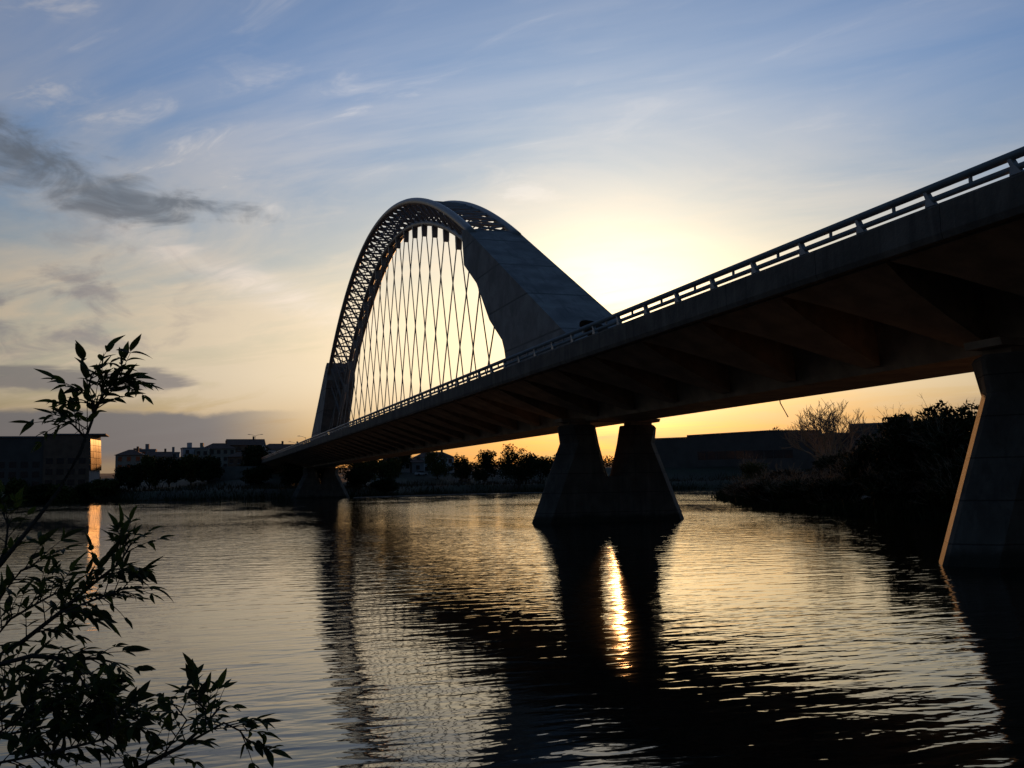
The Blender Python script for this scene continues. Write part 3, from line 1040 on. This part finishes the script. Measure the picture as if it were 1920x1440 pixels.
for i in range(4):
    for j in range(5):
        a0, a1 = L_ * i / 4 + 0.08, L_ * (i + 1) / 4 - 0.08
        b0, b1 = gz0 + (gz1 - gz0) * j / 5 + 0.05, gz0 + (gz1 - gz0) * (j + 1) / 5 - 0.05
        q = [p0 + back * a0, p0 + back * a1]
        tlt = rgl.uniform(-.006, .006)
        v = []
        for off in (0.02, 0.10):
            tl = 0.045 + tlt
            k0, k1 = gnor * (off + tl * (gz1 - b0)), gnor * (off + tl * (gz1 - b1))
            v += [q[0] + k0 + Vector((0, 0, b0)), q[1] + k0 + Vector((0, 0, b0)), q[1] + k1 + Vector((0, 0, b1)), q[0] + k1 + Vector((0, 0, b1))]
        MB().add(v, [(0, 1, 2, 3), (7, 6, 5, 4), (0, 4, 5, 1), (1, 5, 6, 2), (2, 6, 7, 3), (3, 7, 4, 0)]).build('glass_panel', GL2, blk)
q = [p0, p0 + back * L_]
v = [q[0] + Vector((0, 0, 0)), q[1] + Vector((0, 0, 0)), q[1] - gnor * 6, q[0] - gnor * 0.3 + Vector((-3, 0.5, 0))]
v = [Vector(a) for a in v] + [Vector(a) + Vector((0, 0, zt_ - 0.36)) for a in v]
MB().add(v, [(0, 3, 2, 1), (4, 5, 6, 7), (0, 1, 5, 4), (1, 2, 6, 5), (2, 3, 7, 6), (3, 0, 4, 7)]).build('end_wall', WALLS[1], blk)

TG = 'houses of the town across the river'
town = [
    ('low tiled house right of the glowing glass end', -52, 300, 9, 8, 8.0, 0, 'hip', 3, 3), ('orange lit flat house beside the glass ended block', -50.5, 330, 12, 9, 9.2, 2, 'flat', 3, 4),
    ('tall narrow block with a bright roof edge in the town', -47.0, 318, 5.5, 7, 10.6, 1, 'flat', 4, 2), ('grey stair tower right of the bright edged block', -38.0, 322, 4.0, 5, 9.6, 1, 'flat', 4, 1),
    ('cream row house left of the middle of the town', -42.5, 300, 7.5, 8, 6.8, 0, 'gable', 2, 3), ('square white block with a flat roof in mid town', -32.0, 330, 6.5, 7, 10.8, 3, 'flat', 4, 2),
    ('pale cube house next to the square white block', -27.5, 326, 5.0, 6, 10.4, 0, 'flat', 3, 2), ('small tiled house in front of the white block', -31.5, 296, 8.0, 7, 5.6, 2, 'gable', 2, 3),
    ('wide tiled apartment house climbing the town hill', -21.5, 330, 12.5, 9, 10.2, 0, 'hip', 4, 5), ('highest tiled house on the town hill', -11.0, 336, 14.0, 10, 11.6, 2, 'gable', 4, 5),
    ('pale bluish house against the bridge end', -4.5, 318, 6.5, 7, 8.8, 3, 'flat', 3, 3), ('hip roofed house behind the bridge rail', 1.5, 345, 13.0, 9, 9.4, 0, 'hip', 3, 5),
    ('tiled house lowest on the right side of the town', -14.5, 305, 8.5, 7, 7.0, 2, 'hip', 2, 3), ('grey house between the hill and the bridge end', 9.0, 352, 9.0, 9, 9.0, 1, 'gable', 3, 3)]
for i, (lb, x, y, w, d, h, wl, rf, rw, cl) in enumerate(town):
    building(lb, x, y, rad(-8 + (i * 37) % 17), w, d, h, wl, rf, rw, cl, group=TG)

FG = 'houses behind the field under the bridge'
building('pale gabled house behind the field under the deck', 37.5, 270, rad(5), 8, 7, 4.2, 3, 'gable', 1, 3, name='field_house', group=FG)
building('long white farm house behind the field', 51.0, 272, rad(-6), 14, 8, 5.0, 3, 'hip', 2, 5, name='field_house', group=FG)
building('small grey shed at the left end of the field', 43.5, 268, rad(10), 4.5, 5, 3.4, 1, 'gable', 1, 1, name='field_house', group=FG)

# long low hall to the right of the middle pier
lb0 = empty('long_hall', (0, 0, 0))
tag(lb0, 'long low grey hall with a slightly stepped roof right of the middle pier', 'building')
A, B = Vector((126.0, 277.0)), Vector((189.3, 235.5))
dv = (B - A).normalized()
nv = Vector((-dv.y, dv.x))


def hp(t, dpt, z):
    q = A + dv * t + nv * dpt
    return (q.x, q.y, z)


Lh = (B - A).length
ts = [(0, 18.7), (26.5, 19.0), (26.6, 19.7), (57.0, 20.7), (Lh, 20.2)]
v, n = [], len(ts)
for dpt in (0, 26):
    v += [hp(t, dpt, 3.0) for t, _ in ts] + [hp(t, dpt, z) for t, z in ts]
f = []
for k in range(2):
    for i in range(n - 1):
        q = (k * 2 * n + i, k * 2 * n + i + 1, k * 2 * n + n + i + 1, k * 2 * n + n + i)
        f.append(q if k == 0 else q[::-1])
for i in range(n - 1):
    f.append((n + i, n + i + 1, 3 * n + i + 1, 3 * n + i))
f += [(0, n, 3 * n, 2 * n), (n - 1, 3 * n - 1, 4 * n - 1, 2 * n - 1)]
MB().add(v, f).build('wall', WALLS[4], lb0)
cp = MB()
for (t0, z0), (t1, z1) in ((ts[0], ts[1]), (ts[2], ts[3]), (ts[3], ts[4])):
    vv = [hp(t0, -.25, z0 + .02), hp(t1, -.25, z1 + .02), hp(t1, .4, z1 + .02), hp(t0, .4, z0 + .02)]
    vv += [(a, b, c + .35) for a, b, c in vv]
    cp.add(vv, [(0, 3, 2, 1), (4, 5, 6, 7), (0, 1, 5, 4), (1, 2, 6, 5), (2, 3, 7, 6), (3, 0, 4, 7)])
cp.build('coping', ROOFG, lb0)
for i in range(10):
    t0, t1 = 30.5 + i * 3.5, 33.7 + i * 3.5
    vv = [hp(t0, -.12, 10.6), hp(t1, -.12, 10.6), hp(t1, .1, 10.6), hp(t0, .1, 10.6)]
    vv += [(a, b, 13.6) for a, b, c in vv]
    MB().add(vv, [(0, 3, 2, 1), (4, 5, 6, 7), (0, 1, 5, 4), (1, 2, 6, 5), (2, 3, 7, 6), (3, 0, 4, 7)]).build('window', GLASS, lb0)

building('grey hall with a curved roof behind the right bank trees', 163, 158, rad(-42), 30, 20, 13.2, 4, 'flat', 2, 8, name='bank_hall', z=4.5, extra=True)
building('low shed roof line left of the curved hall', 148.5, 171, rad(-42), 15, 10, 11.0, 4, 'flat', 1, 4, name='bank_hall', z=4.5, extra=False)

# abutment wall at the far end of the bridge
aw = MB().box((-27.5, 232, -0.5), (-10.4, 236, 9.4)).build('abutment_wall', CONC, None)
tag(aw, 'pale concrete abutment wall at the far end of the bridge', 'wall')
wr = MB()
for a, b in zip([(8, 181.5), (30, 199), (55, 209), (84, 205)][:-1], [(30, 199), (55, 209), (84, 205)]):
    wr.tube([(a[0], a[1], 0.02), (b[0], b[1], 0.02)], 0.16, 6)
tag(wr.build('weir', CONC), 'thin dark low weir line across the far water left of the middle pier', 'weir')

# ------------------------------------------------------------------ lamps and cars
def lamp(x, y, zbase, ztop, arms, label):
    e = empty('street_lamp', (x, y, zbase))
    tag(e, label, 'street lamp', 'street lamps at the far bridge end')
    h = ztop - zbase
    MB().tube([(0, 0, 0), (0, 0, h)], [0.12, 0.07], 6).build('pole', RAIL, e)
    for s in arms:
        a = MB().tube([(0, 0, h - .15), (s * 1.2, 0, h + .35), (s * 2.2, 0, h + .45)], 0.06, 5).build('arm', RAIL, e)
        MB().add([(s * 2.0, -.18, h + .40), (s * 3.1, -.14, h + .42), (s * 3.1, .14, h + .42), (s * 2.0, .18, h + .40), (s * 2.1, -.1, h + .62), (s * 3.0, -.08, h + .58), (s * 3.0, .08, h + .58), (s * 2.1, .1, h + .62)],
                 [(0, 3, 2, 1), (4, 5, 6, 7), (0, 1, 5, 4), (1, 2, 6, 5), (2, 3, 7, 6), (3, 0, 4, 7)]).build('lamp_head', RAIL, a)


lamp(-6.6, 345, 11.5, 24.2, (-1, 1), 'double armed street lamp above the town roofs')
lamp(9.5, 306, 11.6, 21.6, (-1,), 'single armed street lamp nearest the far arch leg')
lamp(9.5, 342, 11.6, 21.0, (-1,), 'single armed street lamp farther along the bridge end')


def car(x, y, rz, colr, label):
    z0 = hz(x, y)
    e = empty('parked_car', (x, y, z0), rz)
    tag(e, label, 'car', 'cars by the field road')
    paint = mat('car_paint_%d' % int(colr[0] * 100), colr, 0.3, 0.02, 1.0)
    pr = [(-2.1, .35), (2.1, .35), (2.1, .8), (1.9, .95), (-1.9, 1.0), (-2.1, .8)]
    v = [(a, -.85, b) for a, b in pr] + [(a, .85, b) for a, b in pr]
    n = len(pr)
    MB().add(v, [tuple(range(n)), tuple(range(2 * n - 1, n - 1, -1))] + [(i, n + i, n + (i + 1) % n, (i + 1) % n) for i in range(n)]).build('body', paint, e)
    pr = [(-1.6, .98), (1.0, .96), (.45, 1.45), (-1.1, 1.48)]
    v = [(a, -.72, b) for a, b in pr] + [(a, .72, b) for a, b in pr]
    n = len(pr)
    MB().add(v, [tuple(range(n)), tuple(range(2 * n - 1, n - 1, -1))] + [(i, n + i, n + (i + 1) % n, (i + 1) % n) for i in range(n)]).build('cabin', GLASS, e)
    for a in (-1.3, 1.3):
        for b in (-.8, .8):
            MB().tube([(a, b - .1, .33), (a, b + .1, .33)], .33, 10).build('wheel', BARK, e)


car(43.2, 257, rad(10), (0.75, 0.75, 0.75), 'white car parked at the top of the field under the deck')
car(57.0, 251, rad(-15), (0.30, 0.32, 0.36), 'grey car on the road beside the dark trees')

# ------------------------------------------------------------------ foreground ash shrub
TW = {
    'B1': [(-33.126, -71.685, 3.059), (-33.105, -71.681, 3.096), (-33.039, -71.672, 3.189), (-32.982, -71.665, 3.272), (-32.936, -71.66, 3.365), (-32.911, -71.657, 3.445), (-32.89, -71.656, 3.506), (-32.86, -71.653, 3.548), (-32.835, -71.652, 3.562)],
    'B1b': [(-32.9, -71.677, 3.464), (-32.92, -71.678, 3.518), (-32.912, -71.678, 3.565)],
    'B1c': [(-32.927, -71.639, 3.406), (-32.958, -71.642, 3.439), (-32.983, -71.644, 3.446)],
    'B2': [(-33.145, -71.79, 2.867), (-33.04, -71.773, 2.923), (-32.963, -71.763, 2.984), (-32.884, -71.755, 3.054), (-32.831, -71.752, 3.096), (-32.808, -71.751, 3.14)],
    'B2b': [(-32.958, -71.813, 2.99), (-32.867, -71.804, 3.021), (-32.809, -71.801, 3.042)],
    'B3': [(-33.134, -71.636, 3.055), (-33.102, -71.63, 3.131), (-33.098, -71.63, 3.189), (-33.111, -71.632, 3.222)],
    'B3b': [(-33.102, -71.681, 3.02), (-33.059, -71.674, 3.081), (-33.024, -71.67, 3.092)],
    'B4': [(-33.127, -71.888, 2.882), (-33.004, -71.869, 2.905), (-32.928, -71.86, 2.892), (-32.872, -71.855, 2.888), (-32.843, -71.853, 2.879)],
    'B5': [(-32.955, -71.913, 2.903), (-32.906, -71.908, 2.869), (-32.883, -71.906, 2.827), (-32.864, -71.904, 2.807)],
    'B6': [(-33.085, -71.982, 2.743), (-32.987, -71.967, 2.808), (-32.904, -71.958, 2.799), (-32.862, -71.954, 2.811)],
    'B6b': [(-33.069, -71.828, 2.728), (-32.962, -71.813, 2.738), (-32.85, -71.803, 2.75), (-32.768, -71.799, 2.729)],
    'B6c': [(-33.037, -72.025, 2.717), (-32.938, -72.012, 2.725), (-32.835, -72.003, 2.741), (-32.804, -72.001, 2.799)],
    'B7': [(-32.895, -71.907, 2.638), (-32.774, -71.899, 2.646), (-32.683, -71.897, 2.684), (-32.631, -71.898, 2.727), (-32.599, -71.898, 2.766)],
    'B7b': [(-32.683, -71.897, 2.684), (-32.59, -71.899, 2.729), (-32.554, -71.9, 2.708), (-32.532, -71.902, 2.676)],
    'B7c': [(-32.63, -71.848, 2.716), (-32.63, -71.848, 2.752), (-32.673, -71.847, 2.793)],
    'B7d': [(-32.727, -71.948, 2.672), (-32.672, -71.947, 2.753), (-32.696, -71.947, 2.784)],
    'B8': [(-33.08, -71.779, 2.812), (-33.037, -71.772, 2.844), (-32.981, -71.765, 2.814), (-32.936, -71.76, 2.797)],
    'B9': [(-33.154, -71.741, 2.859), (-33.071, -71.727, 2.973), (-32.993, -71.716, 3.018), (-32.947, -71.711, 3.04)],
}
LEAFM = [mat('ash_leaf', (0.042, 0.058, 0.015), 0.6, 0.4, 14.0, spec=0.15), mat('ash_leaf_old', (0.032, 0.038, 0.012), 0.65, 0.35, 14.0, spec=0.12)]
for M, tcol in zip(LEAFM, ((0.11, 0.15, 0.02), (0.07, 0.08, 0.015))):
    g = G(M.node_tree)
    out = [n for n in M.node_tree.nodes if n.type == 'OUTPUT_MATERIAL'][0]
    tl = g.n('ShaderNodeBsdfTranslucent')
    tl.inputs[0].default_value = rgba(*tcol)
    mx = g.n('ShaderNodeMixShader')
    mx.inputs[0].default_value = 0.3
    M.node_tree.links.new(M.node_tree.nodes['Principled BSDF'].outputs[0], mx.inputs[1])
    M.node_tree.links.new(tl.outputs[0], mx.inputs[2])
    M.node_tree.links.new(mx.outputs[0], out.inputs[0])


def leaflet(seed, bend):
    r = random.Random(seed)
    L, Wd = 1.0, 0.19
    v, f = [], []
    n = 7
    for i in range(n + 1):
        t = i / n
        w = Wd * (math.sin(math.pi * t ** 0.8) ** 0.9) * (1 - 0.25 * t) if 0 < t < 1 else 0.004
        z = -bend * t * t
        yb = 0.03 * math.sin(t * 3 + seed)
        v += [(t * L, yb - w, z + w * 0.45), (t * L, yb, z), (t * L, yb + w * (0.9 + .2 * r.random()), z + w * 0.45)]
    for i in range(n):
        a = i * 3
        f += [(a, a + 3, a + 4, a + 1), (a + 1, a + 4, a + 5, a + 2)]
    return mesh('leaf', v, f)


leaf_me = []
for i in range(6):
    me_ = leaflet(i, (0.02, 0.10, 0.26, 0.45, 0.16, -0.08)[i])
    me_.materials.append(LEAFM[i % 2])
    me_.polygons.foreach_set('use_smooth', [True] * len(me_.polygons))
    leaf_me.append(me_)

ash = empty('ash_shrub', (-33.75, -72.0, hz(-33.75, -72.0)))
tag(ash, 'dark leafy ash shrub in the foreground at the lower left corner', 'shrub')
off0 = Vector(ash.location)
rr_ = random.Random(5)
stems, stalks = MB(), MB()
base_pt = {'B1': 0, 'B2': 1, 'B3': 0, 'B3b': 0, 'B4': 1, 'B6': 2, 'B6b': 2, 'B6c': 2, 'B7': 2, 'B8': 1, 'B9': 1}
roots = [Vector((-0.02, 0.05, -0.1)), Vector((0.05, 0.0, -0.1)), Vector((0.1, -0.06, -0.1))]
leaves = []


def lerp_path(pts, t):
    k = t * (len(pts) - 1)
    i = min(int(k), len(pts) - 2)
    return pts[i].lerp(pts[i + 1], k - i), (pts[i + 1] - pts[i]).normalized()


def compound(p, d, L, nl, size):
    """one pinnate leaf: a stalk with paired leaflets and an end leaflet"""
    d = d.normalized()
    droop = Vector((0, 0, -1)) * rr_.uniform(0.05, 0.5)
    pts = [p]
    q, dd = p.copy(), d.copy()
    for i in range(4):
        dd = (dd + droop * 0.28).normalized()
        q = q + dd * L / 4
        pts.append(q.copy())
    stalks.tube([a - off0 for a in pts], [0.0016, 0.0013, 0.001, 0.0008, 0.0006], 4, cap=False)
    side = dd.cross(Vector((rr_.uniform(-.5, .5), rr_.uniform(-.5, .5), 1))).normalized()
    for i in range(nl):
        t = 0.35 + 0.6 * i / max(1, nl - 1)
        a, td = lerp_path(pts, t)
        for s in (-1, 1):
            ld = (td * rr_.uniform(.5, .9) + side * s * rr_.uniform(.7, 1.0) + Vector((rr_.uniform(-.25, .25), rr_.uniform(-.25, .25), rr_.uniform(-.35, .2)))).normalized()
            leaves.append((a, ld, size * rr_.uniform(.75, 1.1)))
    leaves.append((pts[-1], (dd + Vector((rr_.uniform(-.2, .2), rr_.uniform(-.2, .2), rr_.uniform(-.2, .2)))).normalized(), size * 1.15))


DENS = {'B1': (0.55, 1.0, 15), 'B1b': (0.1, 1, 6), 'B1c': (.2, 1, 5), 'B2': (.2, 1, 20), 'B2b': (0, 1, 10), 'B3': (.1, 1, 6), 'B3b': (0.2, 1, 4), 'B4': (0.05, 1, 8), 'B5': (.2, 1, 4),
        'B6': (0, 1, 20), 'B6b': (0, 1, 21), 'B6c': (0, 1, 20), 'B7': (.1, 1, 9), 'B7b': (.2, 1, 5), 'B7c': (.2, 1, 3), 'B7d': (0.1, 1, 4), 'B8': (0, 1, 17), 'B9': (0, 1, 12)}
for k, pts in TW.items():
    P = [Vector(p) for p in pts]
    path = list(P)
    if k in base_pt:
        rt = off0 + roots[base_pt[k]]
        midp = rt.lerp(P[0], 0.55) + Vector((-0.08, 0, 0.10))
        path = [rt, midp] + P
        r0 = 0.011 if k in ('B1', 'B2', 'B7', 'B4') else 0.007
        rs = [r0 * 1.3, r0] + [r0 * (0.62 - 0.5 * i / len(P)) for i in range(len(P))]
    else:
        rs = [0.0032 * (1 - 0.6 * i / len(P)) for i in range(len(P))]
    stems.tube([a - off0 for a in path], rs, 6)
    t0, t1, n = DENS[k]
    n = int(n * 1.75)
    for i in range(n):
        t = t0 + (t1 - t0) * (i + rr_.random() * .7) / n
        p, d = lerp_path(P, min(t, 1.0))
        side = d.cross(Vector((0, 1, 0))).normalized() * rr_.choice((-1, 1))
        cd_ = d * rr_.uniform(.4, 1.1) + side * rr_.uniform(.2, .9) + Vector((rr_.uniform(-.4, .4), rr_.uniform(-.6, .6), rr_.uniform(-.1, .5)))
        young = t > 0.93
        compound(p, cd_, rr_.uniform(.05, .095) * (0.7 if young else 1), rr_.choice((2, 2, 3, 3)), 0.030 if young else rr_.choice((.028, .036, .042, .050)))
stems.build('stem', BARK, ash, True)
tag(stalks.build('stalk', BARK, ash), kind='stuff')

camp = Vector((-32.677, -74.347, 3.274))
leaves.sort(key=lambda a: -a[2] / (a[0] - camp).length)
rest_v, rest_f = [], []
for i, (p, d, s) in enumerate(leaves):
    up = Vector((rr_.uniform(-.6, .6), rr_.uniform(-.9, .5), 1)).normalized()
    yv = up.cross(d).normalized()
    zv = d.cross(yv)
    M = Matrix((d, yv, zv)).transposed().to_4x4() @ Matrix.Scale(s, 4)
    M.translation = p - off0
    me_ = leaf_me[rr_.randrange(6)]
    if i < 300:
        o = link('leaf', me_, None, ash)
        o.matrix_local = M
    else:
        n0 = len(rest_v)
        rest_v += [M @ v.co for v in me_.vertices]
        rest_f += [tuple(j + n0 for j in q.vertices) for q in me_.polygons]
o = link('leaf_mass', mesh('leaf_mass', rest_v, rest_f), LEAFM[0], ash, True)
tag(o, kind='stuff')
print('LEAVES', len(leaves), 'OBJ', len(bpy.data.objects))
